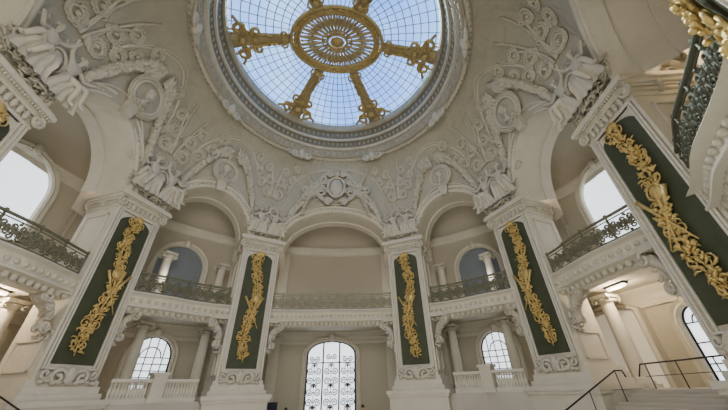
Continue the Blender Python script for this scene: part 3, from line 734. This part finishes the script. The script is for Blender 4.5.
# ------------------------------------------------------------------ people
def person(x,y,h,rz,lab,cl):
    s=h/1.75; e=empty('person',(x,y,ZF),rz,lab,'person')
    V=[(0,0,.95),(0,0,1.15),(0,0,1.38),(0,0,1.5),(0,-.01,1.58),(0,-.01,1.68),(.17,0,1.4),(.24,.02,1.12),(.25,-.06,.88),(.25,-.08,.8),(-.17,0,1.4),(-.24,.02,1.12),(-.25,-.06,.88),(-.25,-.08,.8),(.1,0,.88),(.11,-.02,.48),(.12,.02,.08),(.12,-.14,.04),(-.1,0,.88),(-.11,0,.48),(-.12,.02,.08),(-.12,-.14,.04)]
    E=[(0,1),(1,2),(2,3),(3,4),(4,5),(2,6),(6,7),(7,8),(8,9),(2,10),(10,11),(11,12),(12,13),(0,14),(14,15),(15,16),(16,17),(0,18),(18,19),(19,20),(20,21)]
    Rd=[.13,.11,.13,.05,.075,.08,.06,.045,.035,.035,.06,.045,.035,.035,.08,.06,.04,.04,.08,.06,.04,.04]
    V=[tuple(c*s for c in v) for v in V]; Rd=[r*s for r in Rd]
    skin_mesh('body',V,E,Rd,SKIN,e)
    jk=[0,1,2,6,7,8,10,11,12]; mp={v:i for i,v in enumerate(jk)}
    skin_mesh('jacket',[V[i] for i in jk],[(mp[a],mp[b]) for a,b in E if a in mp and b in mp],[Rd[i]*1.25 for i in jk],cl,e)
    tr=[0,14,15,16,18,19,20]; mp={v:i for i,v in enumerate(tr)}
    skin_mesh('trousers',[V[i] for i in tr],[(mp[a],mp[b]) for a,b in E if a in mp and b in mp],[Rd[i]*1.2 for i in tr],CLOTH,e)
    mb=MB(); mb.ell((0,.02*s,1.68*s),.095*s,.105*s,.1*s); mb.build('hair',HAIR,e)
    mb=MB(); mb.ell((0,-.1*s,1.62*s),.012,.02,.02); mb.build('nose',SKIN,e)
person(.95,8.6,1.8,.3,'person in dark clothes standing right of the entrance gate, nearer the gate',CLOTH)
person(1.75,8.2,1.75,-.4,'person in a dark jacket standing nearest the pier right of the gate',CLOTHB)
person(-2.4,9.2,1.7,.9,'person in dark clothes standing left of the entrance gate',CLOTH)
e=empty('display_totem',(-3.6,10.6,ZF),.2,'dark freestanding information panel left of the entrance gate','sign stand')
mb=MB(); mb.box(-.45,.45,-.08,.08,.15,1.95); mb.build('panel',CLOTH,e); mb=MB(); mb.box(-.5,.5,-.25,.25,0,.15); mb.build('base',BLACK,e)
# ------------------------------------------------------------------ world + lights
w=bpy.data.worlds.new('World'); bpy.context.scene.world=w; w.use_nodes=True; nt=w.node_tree; N=nt.nodes; L=nt.links
bg=N['Background']; tc=N.new('ShaderNodeTexCoord'); sx=N.new('ShaderNodeSeparateXYZ'); L.new(tc.outputs['Generated'],sx.inputs[0])
rp=N.new('ShaderNodeValToRGB'); rp.color_ramp.elements[0].position=.25; rp.color_ramp.elements[0].color=(1,.95,.87,1); rp.color_ramp.elements[1].position=.75; rp.color_ramp.elements[1].color=(.17,.40,.95,1)
L.new(sx.outputs['Z'],rp.inputs['Fac'])
ns=N.new('ShaderNodeTexNoise'); ns.inputs['Scale'].default_value=2.2; ns.inputs['Detail'].default_value=5; L.new(tc.outputs['Generated'],ns.inputs['Vector'])
cr=N.new('ShaderNodeValToRGB'); cr.color_ramp.elements[0].position=.46; cr.color_ramp.elements[1].position=.75
L.new(ns.outputs['Fac'],cr.inputs['Fac'])
mx=N.new('ShaderNodeMix'); mx.data_type='RGBA'; L.new(cr.outputs['Color'],mx.inputs['Factor']); L.new(rp.outputs['Color'],mx.inputs['A']); mx.inputs['B'].default_value=(.9,.95,1,1)
L.new(mx.outputs['Result'],bg.inputs['Color']); bg.inputs['Strength'].default_value=2.5
def area(loc,rot,size,power,col):
    l=bpy.data.lights.new('fill_light','AREA'); l.shape='DISK'; l.size=size; l.energy=power; l.color=col
    o=bpy.data.objects.new('fill_light',l); C.objects.link(o); o.location=loc; o.rotation_euler=rot
area((0,-13.5,10),(R(80),0,0),6,720,(1,.97,.88))  # added frontal fill behind the camera, not a real source
area((0,-1,ZF+.05),(PI,0,0),12,330,(1,.96,.85))  # added upward fill standing in for light bounced off the floor
s=bpy.data.lights.new('sun','SUN'); s.energy=30; s.angle=R(30); s.color=(1,.78,.52); so=bpy.data.objects.new('sun',s); C.objects.link(so); so.rotation_euler=(R(-30),R(-4),0)
for x in (-13,13):
    l=bpy.data.lights.new('gallery_lamp','POINT'); l.energy=150; l.color=(1,.8,.54); l.shadow_soft_size=0; o=bpy.data.objects.new('gallery_lamp',l); C.objects.link(o); o.location=(x,1.9,5.4)
for dg in (180,143.5,112,68,36.5,0):
    th=R(dg); r=(BR(th)+wall_r(th))/2; l=bpy.data.lights.new('upper_gallery_fill','POINT'); l.energy=32; l.color=(1,.94,.82); l.shadow_soft_size=0; o=bpy.data.objects.new('upper_gallery_fill',l); C.objects.link(o); o.location=(r*math.cos(th),r*math.sin(th),8.2)  # unseen point lights added to brighten the dark upper gallery, no real fixtures
# ------------------------------------------------------------------ camera
f,pi_,ro,ya=290.4,32.7,1.77,4.84
cam=bpy.data.cameras.new('camera'); co=bpy.data.objects.new('camera',cam); C.objects.link(co)
cam.sensor_width=36; cam.lens=36*f/728; co.location=(.57,-10.52,2.0)
M=Matrix.Rotation(-R(ya),4,'Z')@Matrix.Rotation(R(90+pi_),4,'X')@Matrix.Rotation(-R(ro),4,'Z')
co.rotation_euler=M.to_euler(); bpy.context.scene.camera=co
